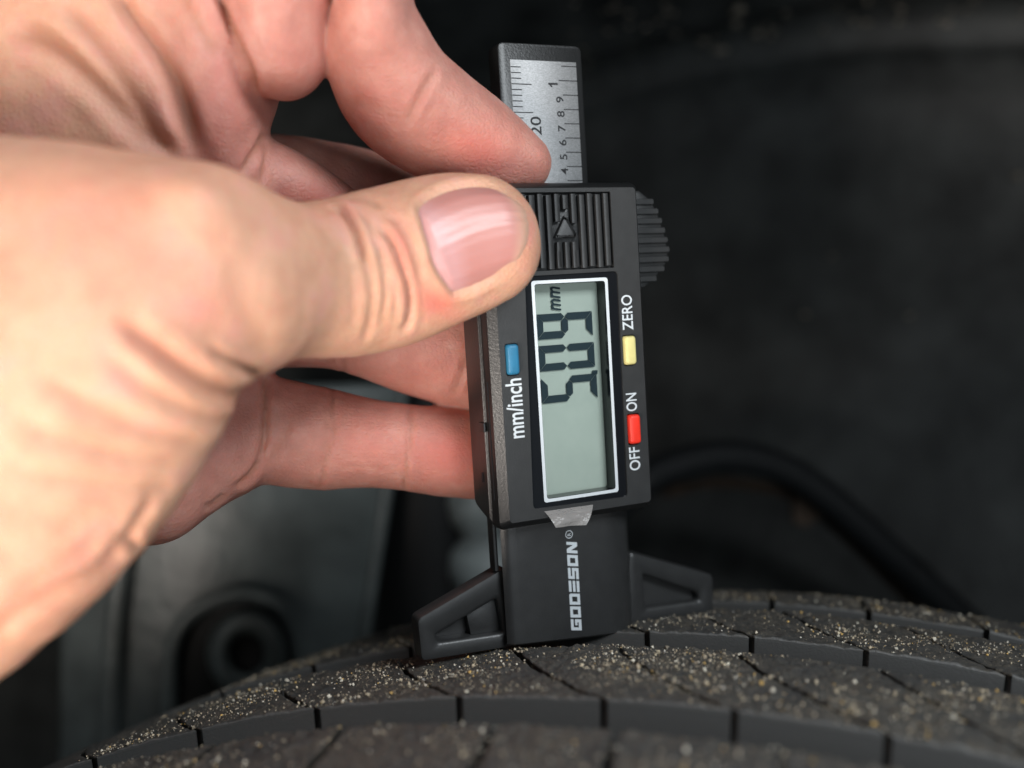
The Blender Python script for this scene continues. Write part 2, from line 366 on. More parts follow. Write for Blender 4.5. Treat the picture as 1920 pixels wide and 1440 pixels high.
# maker's lettering on the base, drawn as slanted block strokes
def block_word(word, za, zb_, xl, xr, y):
    G5 = {'G': [(0, 0, 5, 1.3), (0, 0, 1.35, 5), (0, 3.7, 5, 5), (3.65, 0, 5, 3), (2.3, 1.9, 5, 3)], 'O': [(0, 0, 5, 1.3), (0, 3.7, 5, 5), (0, 0, 1.35, 5), (3.65, 0, 5, 5)], 'D': [(0, 0, 5, 1.3), (0, 3.7, 4.6, 5), (0, 0, 1.35, 5), (3.65, 0, 5, 4.6)],
          'E': [(0, 0, 5, 1.25), (0, 1.9, 5, 3.1), (0, 3.75, 5, 5)], 'S': [(0, 0, 5, 1.25), (0, 1.9, 5, 3.1), (0, 3.75, 5, 5), (0, 1.9, 1.3, 5), (3.7, 0, 5, 3.1)], 'N': [(0, 0, 1.3, 5), (3.7, 0, 5, 5)]}
    n = len(word); cw = (zb_ - za) / (n - .1); V, F = [], []; h = xr - xl
    def put(poly, k0):
        k = len(V)
        for u, v in poly:
            uu = u / 5 * .86 + (v / 5) * .18; V.append((xr - v / 5 * h, y - len(F) * .0012, za + (k0 + uu) * cw))
        F.append(tuple(range(k, len(V))))
    for i, ch in enumerate(word):
        for r_ in G5[ch]: put([(r_[0], r_[1]), (r_[2], r_[1]), (r_[2], r_[3]), (r_[0], r_[3])], i)
        if ch == 'N': put([(0, 5), (1.8, 5), (5, 0), (3.2, 0)], i)
    o = mesh('lettering', V, F, white_ink, gauge, False)
    return o
YB = 4.2 - .03
a, b = G(1081, 1184, YB), G(1069, 1018, YB)
block_word('GODESON', a[2], b[2], a[0] - 1.05, a[0] + 1.1, YB)
c = G(1067, 1002, YB); text('lettering', 'R', c[0], c[2], YB, .95, white_ink)
V, F = [], []
for i in range(24):
    for r_ in (.62, .75): V.append((c[0] + r_ * math.cos(i * math.pi / 12), YB, c[2] + r_ * math.sin(i * math.pi / 12)))
for i in range(24): j = (i + 1) % 24; F.append((2 * i, 2 * i + 1, 2 * j + 1, 2 * j))
mesh('lettering', V, F, white_ink, gauge, False)
# ------------------------------------------------------------------ tyre
TZ = dict(yaw=-.37660650, pit=-.18009396, cx=9.88661146, cz=-342.927104, R=319.878779, cy=90.3863385, o0=157.018702, Rc=715.833678)
ta = np.array([-math.sin(TZ['yaw']) * math.cos(TZ['pit']), math.cos(TZ['yaw']) * math.cos(TZ['pit']), math.sin(TZ['pit'])])
tt = np.array([math.cos(TZ['yaw']), math.sin(TZ['yaw']), 0]); tu = np.cross(tt, ta); tu = tu if tu[2] > 0 else -tu
tc = np.array([TZ['cx'], TZ['cy'], TZ['cz']])
tyre = bpy.data.objects.new('tyre', None); COL.objects.link(tyre)
tyre.matrix_world = Matrix(np.stack([tt, ta, tu], 1).tolist()).to_4x4(); tyre.matrix_world.translation = Vector(tc.tolist()) * MM
mw = Matrix(np.stack([tt, ta, tu], 1).tolist()).to_4x4(); mw.translation = Vector(tc.tolist()) * MM; tyre.matrix_world = mw
tag(tyre, 'black car tyre with dusty sandy tread under the gauge', 'tyre')
def tr(off):
    "tread radius across the width (measured crown), rolling over at the shoulders"
    off = np.asarray(off, float); r = TZ['R'] - (off - TZ['o0']) ** 2 / (2 * TZ['Rc'])
    r = np.where(off > 96, r - (np.maximum(off - 96, 0)) ** 2 / 42., r)
    r = np.where(off < -38, r - (np.maximum(-38 - off, 0)) ** 2 / 38., r); return r
def tp(off, th, dr=0):
    "tyre-local point; th in degrees"
    off = np.asarray(off, float); th = np.radians(np.asarray(th, float)); r = tr(off) + dr
    return np.stack([r * np.sin(th), off + 0 * r, r * np.cos(th)], -1)
def vnoise(P, size, seed=0):
    "smooth value noise in numpy, P in mm"
    q = P / size; i = np.floor(q).astype(np.int64); f = q - i; f = f * f * (3 - 2 * f); out = 0
    for dx in (0, 1):
        for dy in (0, 1):
            for dz in (0, 1):
                h = ((i[..., 0] + dx) * 73856093 ^ (i[..., 1] + dy) * 19349663 ^ (i[..., 2] + dz) * 83492791 ^ (seed * 2654435761)) & 0x7fffffff
                h = (h * 1103515245 + 12345) & 0x7fffffff; h = ((h >> 8) & 0xffff) / 65535.
                w = (f[..., 0] if dx else 1 - f[..., 0]) * (f[..., 1] if dy else 1 - f[..., 1]) * (f[..., 2] if dz else 1 - f[..., 2]); out = out + h * w
    return out
def tread_mat():
    k = N('dusty_tread_rubber'); at = k.n('ShaderNodeVertexColor', _layer_name='dust'); sp = k.n('ShaderNodeSeparateColor'); k.l(at.outputs[0], sp.inputs[0])
    n1, n2, n3 = k.noise(7, 5, .65), k.noise(.9, 4, .7), k.noise(.35, 2)
    ma = k.n('ShaderNodeMath', _operation='MULTIPLY'); k.l(n1, ma.inputs[0]); k.l(n2, ma.inputs[1])
    dust = k.ramp(ma.outputs[0], [(.18, (0, 0, 0)), (.34, (1, 1, 1))])
    mb = k.n('ShaderNodeMath', _operation='MULTIPLY'); k.l(dust, mb.inputs[0]); k.l(sp.outputs[0], mb.inputs[1])
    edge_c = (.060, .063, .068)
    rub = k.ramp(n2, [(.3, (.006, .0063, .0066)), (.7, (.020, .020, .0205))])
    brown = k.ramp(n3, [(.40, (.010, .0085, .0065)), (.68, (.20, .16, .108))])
    k.l(k.mix(sp.outputs[1], k.mix(mb.outputs[0], rub, brown), (.130, .128, .124)), k.b.inputs['Base Color'])  # green channel mixes in pale grey for edge glint and wall sheen
    rg = k.n('ShaderNodeMapRange'); k.l(sp.outputs[0], rg.inputs[0]); rg.inputs[3].default_value = .27; rg.inputs[4].default_value = .62; k.l(rg.outputs[0], k.b.inputs['Roughness'])
    st = k.n('ShaderNodeMapRange'); k.l(sp.outputs[0], st.inputs[0]); st.inputs[3].default_value = .08; st.inputs[4].default_value = 1.0
    b1 = k.n('ShaderNodeBump'); b1.inputs['Distance'].default_value = .35 * MM; k.l(st.outputs[0], b1.inputs['Strength']); k.l(n2, b1.inputs['Height'])
    b2 = k.bump(n3, .10, .6, b1.outputs[0]); k.l(b2, k.b.inputs['Normal']); return k.m
tread_m = tread_mat()
wall_m = simple('sidewall_rubber', (.022, .022, .023), .5, .5, bump=(.8, .1), var=(6, .2))
# carcass: groove floors and sidewalls, a full ring
prof = [(-150 + 55, 205)]
prof = [(-62, 200), (-72, 225), (-76, 255), (-70, 285), (-58, 300)] + [(o_, float(tr(o_)) - 7.6) for o_ in (-46, -30, -9, 0, 20, 33, 40, 60, 78, 95)] + [(118, 300), (130, 282), (136, 255), (131, 225), (120, 200)]
V, F = [], []; nt = 240
for i in range(nt):
    a_ = 2 * math.pi * i / nt
    for o_, r_ in prof: V.append((r_ * math.sin(a_), o_, r_ * math.cos(a_)))
m_ = len(prof)
for i in range(nt):
    for k in range(m_ - 1): j = (i + 1) % nt; F.append((i * m_ + k, i * m_ + k + 1, j * m_ + k + 1, j * m_ + k))
mesh('carcass', V, F, wall_m, tyre)
# tread blocks
def block(o0, o1, lo, hi, fine, name='tread_block', depth=7.4, gap=.10, ch=.45):
    """block between axial offsets o0..o1 and the two sipe curves lo(off), hi(off) in degrees"""
    nu = max(6, int((o1 - o0) / fine)); nv = max(6, int(24 / fine))
    us = np.concatenate([[0, 0, 0, 0], np.array([0, .25, .6]) * ch / (o1 - o0), np.linspace(ch / (o1 - o0), 1 - ch / (o1 - o0), nu), 1 - np.array([.6, .25, 0]) * ch / (o1 - o0), [1, 1, 1, 1]])
    du = np.concatenate([[-depth, -depth / 2, -ch * 2, -ch * 1.05], [-ch * .75, -ch * .35, -ch * .1], np.zeros(nu), [-ch * .1, -ch * .35, -ch * .75], [-ch * 1.05, -ch * 2, -depth / 2, -depth]])
    cv = .18
    vs = np.concatenate([[0, 0], [0, cv / 24], np.linspace(2 * cv / 24, 1 - 2 * cv / 24, nv), [1 - cv / 24, 1], [1, 1]])
    dv = np.concatenate([[-depth, -cv * 2], [-cv, -cv * .3], np.zeros(nv), [-cv * .3, -cv], [-cv * 2, -depth]])
    U, Vv = np.meshgrid(us, vs, indexing='ij'); D = np.minimum(du[:, None], dv[None, :])
    off = o0 + U * (o1 - o0); a0 = lo(off) + gap; a1 = hi(off) - gap; th = a0 + (a1 - a0) * Vv
    P = tp(off, th, D); top = (D > -.02)
    nz = relief(P)
    nz = np.where(D > -1, nz * np.clip((D + .6) / .6, 0, 1), (vnoise(P, 3, 4) - .5) * .05)
    P = tp(off, th, D + nz); nI, nJ = U.shape
    idx = np.arange(nI * nJ).reshape(nI, nJ); Q = np.stack([idx[:-1, :-1], idx[1:, :-1], idx[1:, 1:], idx[:-1, 1:]], -1).reshape(-1, 4)
    o = fast_mesh(name, P.reshape(-1, 3), Q, tread_m, tyre)
    Dd = D.reshape(-1); dustv = np.clip((Dd + .5) / .45, 0, 1); sheen_wear = .52 * (Dd < -.6) + (Dd >= -.6) * np.exp(-((np.broadcast_to(du[:, None], D.shape).reshape(-1) + ch * .6) / (ch * .6)) ** 2) * .95 * (np.broadcast_to(dv[None, :], D.shape).reshape(-1) > -cv * .5)  # lighter grey: worn bevels, plus edge glint and groove-wall sheen painted in
    set_attr(o, 'dust', np.stack([dustv, sheen_wear, 0 * sheen_wear], 1)); return o
def steps(start, pitch, a, b):
    k0 = int(math.floor((a - start) / pitch)); k1 = int(math.ceil((b - start) / pitch)); return [start + k * pitch for k in range(k0, k1 + 1)]
def curve2(base): return lambda off: base - 5.1 * np.clip(off / 33., 0, 1) ** .8 - .55 * np.sin(np.clip(off / 33, 0, 1) * math.pi) * .6
known2 = [-16.9, -12.5, -7.7, -3.35, .22, 4.0, 8.2]
s2 = [known2[0] - 4.3 * k for k in range(5, 0, -1)] + known2 + [8.2 + 4.2 * k for k in range(1, 5)]
known3 = [-17.1, -12.9, -8.4, -3.9, -.4, 3.15, 7.2]
s3 = [known3[0] - 4.3 * k for k in range(5, 0, -1)] + known3 + [7.2 + 4.2 * k for k in range(1, 5)]
known4 = [-12.0, -8.0, -4.3, -.7, 2.85, 6.85]
s4 = [known4[0] - 4.2 * k for k in range(6, 0, -1)] + known4 + [6.85 + 4.0 * k for k in range(1, 5)]
known1 = [-14.6, -10.3, -5.7, -2.4, 1.6, 5.6]
s1 = [known1[0] - 4.3 * k for k in range(6, 0, -1)] + known1 + [5.6 + 4.1 * k for k in range(1, 5)]
def relief(P):
    return (vnoise(P, 1.3, 1) - .5) * .52 + (vnoise(P, .62, 2) - .5) * .36 + (vnoise(P, 6, 3) - .5) * .4
def run(o0, o1, ss, cur, fine, gap, ch):
    for a_, b_ in zip(ss[:-1], ss[1:]):
        f_ = fine if -22 < a_ < 12 else 3
        block(o0, o1, cur(a_), cur(b_), f_, gap=gap, ch=ch)
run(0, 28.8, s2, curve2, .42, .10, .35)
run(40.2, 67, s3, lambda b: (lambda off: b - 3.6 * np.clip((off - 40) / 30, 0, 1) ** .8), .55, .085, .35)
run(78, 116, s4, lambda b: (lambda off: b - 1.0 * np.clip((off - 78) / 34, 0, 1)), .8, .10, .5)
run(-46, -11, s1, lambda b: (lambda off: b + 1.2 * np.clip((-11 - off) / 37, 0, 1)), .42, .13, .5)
# sand grains lying on the tread
def grains(n, name='sand_grains'):
    zones = [(0.3, 28.4, .36), (40.5, 66.6, .27), (78, 112, .2), (-44, -11.4, .17)]
    off, th = [], []
    for a_, b_, w in zones:
        m = int(n * w * 2.2); o_ = rng.uniform(a_, b_, m); t_ = rng.uniform(-22, 13, m); P = tp(o_, t_)
        keep = rng.random(m) < np.clip((vnoise(P, 2.5, 9) * .5 + vnoise(P, 11, 10) * .7 - .44) * 2.6, .05, 1); off.append(o_[keep]); th.append(t_[keep])
    off = np.concatenate(off); th = np.concatenate(th); sel = rng.permutation(len(off))[:n]; off, th = off[sel], th[sel]; n = len(off)
    s = np.clip(rng.lognormal(-2.2, .55, n), .05, .46)
    P = tp(off, th); P = tp(off, th, relief(P) + s * .6 + .02)
    base = np.array([(1, 0, 0), (-1, 0, 0), (0, 1, 0), (0, -1, 0), (0, 0, 1), (0, 0, -1)], float)
    A = rng.normal(size=(n, 3, 3)); Qm, _ = np.linalg.qr(A); Vg = np.einsum('nij,vj->nvi', Qm, base) * s[:, None, None] * rng.uniform(.6, 1.15, (n, 6, 1)) + P[:, None, :]
    f = np.array([(0, 2, 4), (2, 1, 4), (1, 3, 4), (3, 0, 4), (2, 0, 5), (1, 2, 5), (3, 1, 5), (0, 3, 5)]); F = (np.arange(n)[:, None, None] * 6 + f[None]).reshape(-1, 3)
    k = N('sand'); at = k.n('ShaderNodeVertexColor', _layer_name='tint'); k.l(at.outputs[0], k.b.inputs['Base Color']); k.b.inputs['Roughness'].default_value = .35
    o = fast_mesh(name, Vg.reshape(-1, 3), F, k.m, None); o.data.shade_flat(); o.matrix_world = mw
    pal = np.array([(.46, .38, .28), (.62, .52, .37), (.78, .72, .60), (.20, .165, .12), (.80, .52, .18), (.12, .10, .08)]); ci = rng.choice(6, n, p=[.25, .2, .14, .2, .05, .16])
    set_attr(o, 'tint', np.repeat(pal[ci] * rng.uniform(.8, 1.2, (n, 1)), 6, 0)); return o
tag(grains(19000), 'pale brown sand grains scattered over the tyre tread', 'sand', kind='stuff')
# ------------------------------------------------------------------ hand (one continuous skin, polygonised from blended tapered forms)
def P3(px, py, d): return np.array([(px - 960) / FPX * d, d, -(py - 720) / FPX * d])
def spline(A, n):
    A = np.asarray(A, float); m = len(A); out = []
    B = np.vstack([2 * A[0] - A[1], A, 2 * A[-1] - A[-2]])
    for i in range(m - 1):
        p0, p1, p2, p3 = B[i:i + 4]
        for k in range(n):
            t = k / n; out.append(.5 * (2 * p1 + (p2 - p0) * t + (2 * p0 - 5 * p1 + 4 * p2 - p3) * t * t + (3 * p1 - p0 - 3 * p2 + p3) * t ** 3))
    out.append(A[-1]); return np.array(out)
class Chain:
    "limb given by cross sections (edge point, opposite edge point, depth of the axis in mm, half thickness in mm)"
    def __init__(s, st, cap=(.8, .8), n=4):
        a = np.array([P3(t[0], t[1], t[4]) for t in st]); b = np.array([P3(t[2], t[3], t[4]) for t in st])
        A = np.hstack([(a + b) / 2, (b - a) / 2, np.array([[t[5]] for t in st])]); A = spline(A, n)
        s.c, s.s, s.h = A[:, :3], A[:, 3:6], A[:, 6]; s.w = np.linalg.norm(s.s, axis=1); s.s = s.s / s.w[:, None]; s.cap = cap
        r = np.maximum(s.w, s.h); s.lo = (s.c - r[:, None]).min(0); s.hi = (s.c + r[:, None]).max(0)
    def __call__(s, P):
        best = np.full(len(P), 1e3, np.float32)
        for i in range(len(s.c) - 1):
            p, q = s.c[i], s.c[i + 1]; L = np.linalg.norm(q - p); T = (q - p) / L
            v = P - p; tr_ = (v @ T) / L; t = np.clip(tr_, 0, 1)
            w = s.w[i] * (1 - t) + s.w[i + 1] * t; h = s.h[i] * (1 - t) + s.h[i + 1] * t
            sd = (s.s[i] + s.s[i + 1]) / 2; sd = sd - T * (sd @ T); sd /= np.linalg.norm(sd); bb = np.cross(T, sd)
            qs, qb = v @ sd, v @ bb; over = (tr_ - t) * L
            cp = s.cap[0] if i == 0 else s.cap[1] if i == len(s.c) - 2 else 1.0
            cw = np.where(over < 0, s.cap[0] if i == 0 else 1.0, s.cap[1] if i == len(s.c) - 2 else 1.0) * np.minimum(w, h * 1.3)
            k = np.sqrt((qs / w) ** 2 + (qb / h) ** 2 + (over / cw) ** 2)
            # near-true distance: scale by gradient length of the quadratic form
            g = np.sqrt((qs / w ** 2) ** 2 + (qb / h ** 2) ** 2 + (over / cw ** 2) ** 2) + 1e-6
            d = np.where(k > .3, (k - 1) * k / g, -np.minimum(w, h)); d = np.clip(d, -40, 60)
            best = np.minimum(best, d.astype(np.float32))
        return best
class Blob:
    def __init__(s, px, py, d, rx, ry, h, rot=0):
        s.c = P3(px, py, d); s.r = np.array([rx / FPX * d, h, ry / FPX * d]); a = math.radians(rot)
        s.M = np.array([[math.cos(a), 0, -math.sin(a)], [0, 1, 0], [math.sin(a), 0, math.cos(a)]]); R_ = s.r.max(); s.lo = s.c - R_; s.hi = s.c + R_
    def __call__(s, P):
        q = ((P - s.c) @ s.M.T) / s.r; k = np.sqrt((q ** 2).sum(1)); g = np.sqrt(((q / s.r) ** 2).sum(1)) + 1e-6
        return np.clip(np.where(k > .3, (k - 1) * k / g, -s.r.min()), -40, 60).astype(np.float32)
def smin(a, b, k):
    h = np.maximum(k - np.abs(a - b), 0) / k; return np.minimum(a, b) - h * h * k * .25
# sections: edge A (upper/right), edge B (lower/left), axis depth, half thickness
thumb = Chain([(425, 385, 440, 690, 144, 11.5), (490, 378, 500, 672, 149, 11.0), (560, 384, 575, 672, 154, 10.4), (635, 370, 660, 668, 158.5, 10.0), (700, 352, 752, 648, 161.5, 9.6), (765, 337, 825, 618, 163.5, 8.6), (830, 326, 888, 592, 165.2, 7.8), (880, 331, 938, 566, 166.2, 7.0)], cap=(.6, 1.02))
mass = Chain([(425, 362, 478, 690, 144, 11), (320, 312, 395, 735, 139, 13), (180, 284, 255, 838, 136, 15.5), (10, 250, 110, 1045, 135, 18.5), (-220, 250, -90, 1262, 134, 21), (-560, 270, -420, 1500, 134, 23)], cap=(.5, 1))
mcp = Blob(388, 425, 138, 78, 80, 11)
web = Chain([(-420, -420, -420, 520, 182, 18), (-60, -420, -60, 500, 178, 20), (150, -420, 180, 460, 174, 20), (300, -400, 350, 430, 173, 17)], cap=(1, .6))
palm = Chain([(-300, 100, -250, 1150, 178, 16), (60, 150, 100, 1010, 179, 15), (260, 260, 300, 930, 182, 13), (380, 330, 420, 880, 186, 10)], cap=(1, .5))
heel = Chain([(230, 800, 330, 1010, 176, 12), (300, 760, 350, 985, 180, 11.5), (395, 715, 400, 940, 184, 11)], cap=(1, .9))
index = Chain([(800, -330, 590, -300, 158, 11), (778, -110, 628, -110, 161, 10.5), (776, 10, 627, 20, 163.5, 10.2), (805, 62, 612, 125, 167, 10), (850, 128, 655, 232, 171, 9.8), (915, 180, 735, 288, 175, 9), (985, 232, 850, 336, 178.6, 7.4), (1012, 262, 950, 353, 180, 5.8)], cap=(1, .92))
lobe = Chain([(628, -380, 420, -380, 160, 12), (622, -100, 420, -100, 161, 11.5), (618, 30, 430, 40, 163, 11), (612, 120, 455, 130, 165, 9.5)], cap=(1, .62))
q_l = Chain([(480, -200, 290, -150, 165, 11), (478, 60, 320, 80, 166, 11), (492, 170, 345, 200, 168, 10.5), (498, 262, 375, 300, 172, 9.5), (520, 330, 430, 400, 177, 8)], cap=(1, 1))
knuck = Blob(560, -330, 160, 260, 150, 14)
r_lobe = Chain([(490, 255, 470, 400, 177, 7.5), (560, 290, 545, 420, 180, 7.5), (640, 345, 620, 440, 184, 6.5)], cap=(.8, .9))
middle = Chain([(400, 262, 400, 470, 192, 9), (520, 252, 520, 470, 196, 9.5), (680, 282, 660, 500, 199, 9.3), (790, 325, 770, 520, 201, 9), (900, 380, 880, 560, 201, 8.5), (1000, 420, 990, 580, 201, 7)], cap=(1, .8))
ring = Chain([(400, 470, 400, 715, 189, 10), (500, 480, 500, 692, 190, 10), (640, 490, 640, 694, 191.5, 9.8), (770, 520, 765, 737, 193, 9.6), (880, 545, 880, 767, 194.5, 9), (980, 580, 975, 765, 195, 7.5)], cap=(1, .8))
little = Chain([(380, 712, 395, 935, 186.5, 10), (470, 704, 470, 907, 187.5, 9.7), (500, 705, 500, 905, 188, 9.4), (560, 720, 560, 914, 189, 9.4), (622, 730, 612, 917, 190, 9.2), (700, 748, 695, 916, 191, 9.2), (768, 758, 762, 920, 192, 8.9), (840, 766, 835, 931, 193, 8.9), (920, 775, 915, 936, 194, 8.3), (990, 790, 985, 925, 194.5, 7)], cap=(1, .8))
groups = {'thumb': [(thumb, 0), (mass, 5), (mcp, 5)], 'web': [(web, 0), (q_l, 2.0), (lobe, 1.2), (index, .7), (knuck, 8)], 'palm': [(palm, 0), (heel, 4), (little, 2.5), (ring, 1.2), (middle, 1.0), (r_lobe, 1.5)]}
JO = {('thumb', 'web'): 2.2, ('all', 'palm'): 2.0}
def hand_sdf(P, parts=False):
    g = {}
    for k, L in groups.items():
        d = None
        for f_, kk in L:
            m = np.all((P > f_.lo - 13) & (P < f_.hi + 13), axis=1); v = np.full(len(P), 13, np.float32)
            if m.any(): v[m] = np.minimum(f_(P[m]), 13)
            d = v if d is None else smin(d, v, kk)
        g[k] = d
    # the finger tips stay free of the thumb: blend only left of the thumb's web
    px = 960 + FPX * P[:, 0] / P[:, 1]; kw = np.clip((520 - px) / 60, .05, 1).astype(np.float32)
    kb = 8 * np.clip((380 - px) / 260, 0, 1).astype(np.float32); kb = kb * kb * (24 - 2 * kb) / 64
    a = smin(g['thumb'], g['web'], 2.5 * kw + 1.4 * kb); a = smin(a, g['palm'], 2.5 * kw)
    return (a, g) if parts else a
def polygonise(lo, hi, h):
    lo, hi = np.array(lo, float), np.array(hi, float); nn = np.ceil((hi - lo) / h).astype(int) + 1
    H = 4 * h; nc = np.ceil((hi - lo) / H).astype(int) + 1            # coarse pass finds the shell
    ax = [lo[i] + H * np.arange(nc[i]) for i in range(3)]; C = np.stack(np.meshgrid(*ax, indexing='ij'), -1).reshape(-1, 3)
    dc = hand_sdf(C).reshape(nc); near = np.abs(dc) < H * 1.6
    F = np.repeat(np.repeat(np.repeat(dc, 4, 0), 4, 1), 4, 2); Nn = np.repeat(np.repeat(np.repeat(near, 4, 0), 4, 1), 4, 2)
    F = np.roll(F, 0)
    sh = F.shape; F = F.copy(); off = 2                                # coarse value sits at the centre of its 4-block
    ii = np.argwhere(Nn); Pt = lo + (ii - off) * h
    val = np.empty(len(ii), np.float32)
    for s0 in range(0, len(ii), 400000): val[s0:s0 + 400000] = hand_sdf(Pt[s0:s0 + 400000])
    F[Nn] = val
    s_ = F < 0
    act = np.zeros(tuple(n_ - 1 for n_ in sh), bool); tot = np.zeros(act.shape, np.int8)
    for dx in (0, 1):
        for dy in (0, 1):
            for dz in (0, 1): tot += s_[dx:sh[0] - 1 + dx, dy:sh[1] - 1 + dy, dz:sh[2] - 1 + dz]
    act = (tot > 0) & (tot < 8); cells = np.argwhere(act); ids = -np.ones(act.shape, np.int32); ids[act] = np.arange(len(cells))
    acc = np.zeros((len(cells), 3)); cnt = np.zeros(len(cells))
    cs = [(a, b, c) for a in (0, 1) for b in (0, 1) for c in (0, 1)]
    for a in cs:
        for k in range(3):
            if a[k]: continue
            b = list(a); b[k] = 1
            fa = F[tuple((cells + a).T)]; fb = F[tuple((cells + b).T)]; m = (fa < 0) != (fb < 0)
            t = fa / (fa - fb + 1e-12); p = np.array(a, float) + np.outer(t, np.eye(3)[k]); acc[m] += p[m]; cnt[m] += 1
    Vx = lo + (cells + acc / cnt[:, None] - off) * h
    Q = []
    for k in range(3):
        u, v = (k + 1) % 3, (k + 2) % 3
        A = [slice(1, n_ - 1) for n_ in sh]; B = list(A); A[k] = slice(0, sh[k] - 1); B[k] = slice(1, sh[k])
        fa, fb = s_[tuple(A)], s_[tuple(B)]; e = np.argwhere(fa != fb); inside = fa[fa != fb]
        st = np.ones(3, int); st[k] = 0; e = e + st
        def cid(du, dv):
            c = e.copy(); c[:, u] -= du; c[:, v] -= dv; return ids[tuple(c.T)]
        q = np.stack([cid(0, 0), cid(1, 0), cid(1, 1), cid(0, 1)], 1); q[~inside] = q[~inside][:, ::-1]; Q.append(q)
    Q = np.concatenate(Q); Q = Q[(Q >= 0).all(1)]; return Vx, Q[:, ::-1] if False else Q
HV, HQ = polygonise((-150, 95, -75), (22, 212, 125), .75)
def normals(V, Q):
    n = np.cross(V[Q[:, 2]] - V[Q[:, 0]], V[Q[:, 3]] - V[Q[:, 1]]); out = np.zeros_like(V)
    for k in range(4):
        for c in range(3): out[:, c] += np.bincount(Q[:, k], n[:, c], len(V))
    return out / (np.linalg.norm(out, axis=1)[:, None] + 1e-9)
def relax(V, Q, it, lam=.5):
    nb = np.zeros(len(V)); 
    E = np.vstack([Q[:, [0, 1]], Q[:, [1, 2]], Q[:, [2, 3]], Q[:, [3, 0]]]); nb = np.bincount(E[:, 0], minlength=len(V)) + np.bincount(E[:, 1], minlength=len(V))
    for _ in range(it):
        acc = np.stack([np.bincount(E[:, 0], V[E[:, 1], c], len(V)) + np.bincount(E[:, 1], V[E[:, 0], c], len(V)) for c in range(3)], 1)
        V = V + lam * (acc / nb[:, None] - V)
    return V
def grad(P, e=.25):
    g = np.stack([hand_sdf(P + np.eye(3)[c] * e) - hand_sdf(P - np.eye(3)[c] * e) for c in range(3)], 1); return g / (np.linalg.norm(g, axis=1)[:, None] + 1e-9)
used = np.unique(HQ); mp_ = -np.ones(len(HV), int); mp_[used] = np.arange(len(used)); HV = HV[used]; HQ = mp_[HQ]
HV = relax(HV, HQ, 3, .5); HN = normals(HV, HQ)
for _ in range(2): HV = HV - HN * np.clip(hand_sdf(HV), -.6, .6)[:, None] * .8
HV = relax(HV, HQ, 4, .5)
HN = normals(HV, HQ)
_, HG = hand_sdf(HV, True); gi = np.argmin(np.stack([HG['thumb'], HG['web'], HG['palm']]), 0)      # 0 thumb, 1 web+index, 2 palm+fingers
def to_px(V): return np.stack([960 + FPX * V[:, 0] / V[:, 1], 720 - FPX * V[:, 2] / V[:, 1]], 1)
HP = to_px(HV); facing = np.clip(-(HN * (HV / np.linalg.norm(HV, axis=1)[:, None])).sum(1) * 2.5 + .3, 0, 1)
def seg_dist(P, pts):
    best = np.full(len(P), 1e9); par = np.zeros(len(P)); pts = np.asarray(spline(pts, 4)) if len(pts) > 2 else np.asarray(pts, float); n_ = len(pts) - 1
    for i in range(n_):
        a, b = pts[i], pts[i + 1]; ab = b - a; t = np.clip(((P - a) @ ab) / (ab @ ab), 0, 1); d = np.linalg.norm(P - a - t[:, None] * ab, axis=1)
        m = d < best; best[m] = d[m]; par[m] = (i + t[m]) / n_
    return best, par
disp = np.zeros(len(HV)); redv = np.zeros(len(HV)); dark = np.zeros(len(HV))
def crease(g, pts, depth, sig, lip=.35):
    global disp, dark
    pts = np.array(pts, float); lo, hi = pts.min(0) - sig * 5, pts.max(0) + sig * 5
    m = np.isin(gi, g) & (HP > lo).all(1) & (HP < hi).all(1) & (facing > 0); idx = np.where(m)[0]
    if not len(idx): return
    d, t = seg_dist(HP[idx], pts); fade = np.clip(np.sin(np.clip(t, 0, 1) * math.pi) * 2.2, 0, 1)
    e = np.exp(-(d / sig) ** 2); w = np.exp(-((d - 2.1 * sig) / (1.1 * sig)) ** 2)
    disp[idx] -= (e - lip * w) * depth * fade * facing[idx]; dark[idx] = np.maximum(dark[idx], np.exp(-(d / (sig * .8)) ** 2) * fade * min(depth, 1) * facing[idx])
def bump_(g, px, py, rx, ry, amt, rot=0, red=0):
    a = math.radians(rot); q = HP - (px, py); u = (q[:, 0] * math.cos(a) + q[:, 1] * math.sin(a)) / rx; v = (-q[:, 0] * math.sin(a) + q[:, 1] * math.cos(a)) / ry
    e = np.exp(-(u * u + v * v)) * facing * np.isin(gi, g); global disp, redv; disp += amt * e; redv += red * e
T_, Wb, Pm = [0], [1], [2]
# thumb knuckle folds
crease(T_, [(618, 384), (645, 400), (664, 430), (678, 470), (683, 500)], 1.3, 6.5)
crease(T_, [(676, 455), (690, 510), (695, 560), (690, 610), (676, 650)], .38, 6)
crease(T_, [(700, 450), (716, 500), (720, 560), (712, 610)], .40, 5.5)
crease(T_, [(706, 420), (735, 460), (757, 515), (768, 565), (764, 605), (752, 622)], .8, 6)
crease(T_, [(730, 520), (738, 560), (736, 600)], .28, 5)
crease(T_, [(640, 372), (672, 372), (700, 380), (716, 392)], .35, 6)
crease(T_, [(720, 400), (752, 425), (775, 470), (790, 530)], .30, 7)
crease(T_, [(668, 400), (690, 420), (700, 445)], .25, 5)
crease(T_, [(655, 500), (662, 560), (658, 620)], .18, 7)
bump_(T_, 700, 540, 30, 80, .35, 10); bump_(T_, 742, 560, 22, 60, .35, 10)
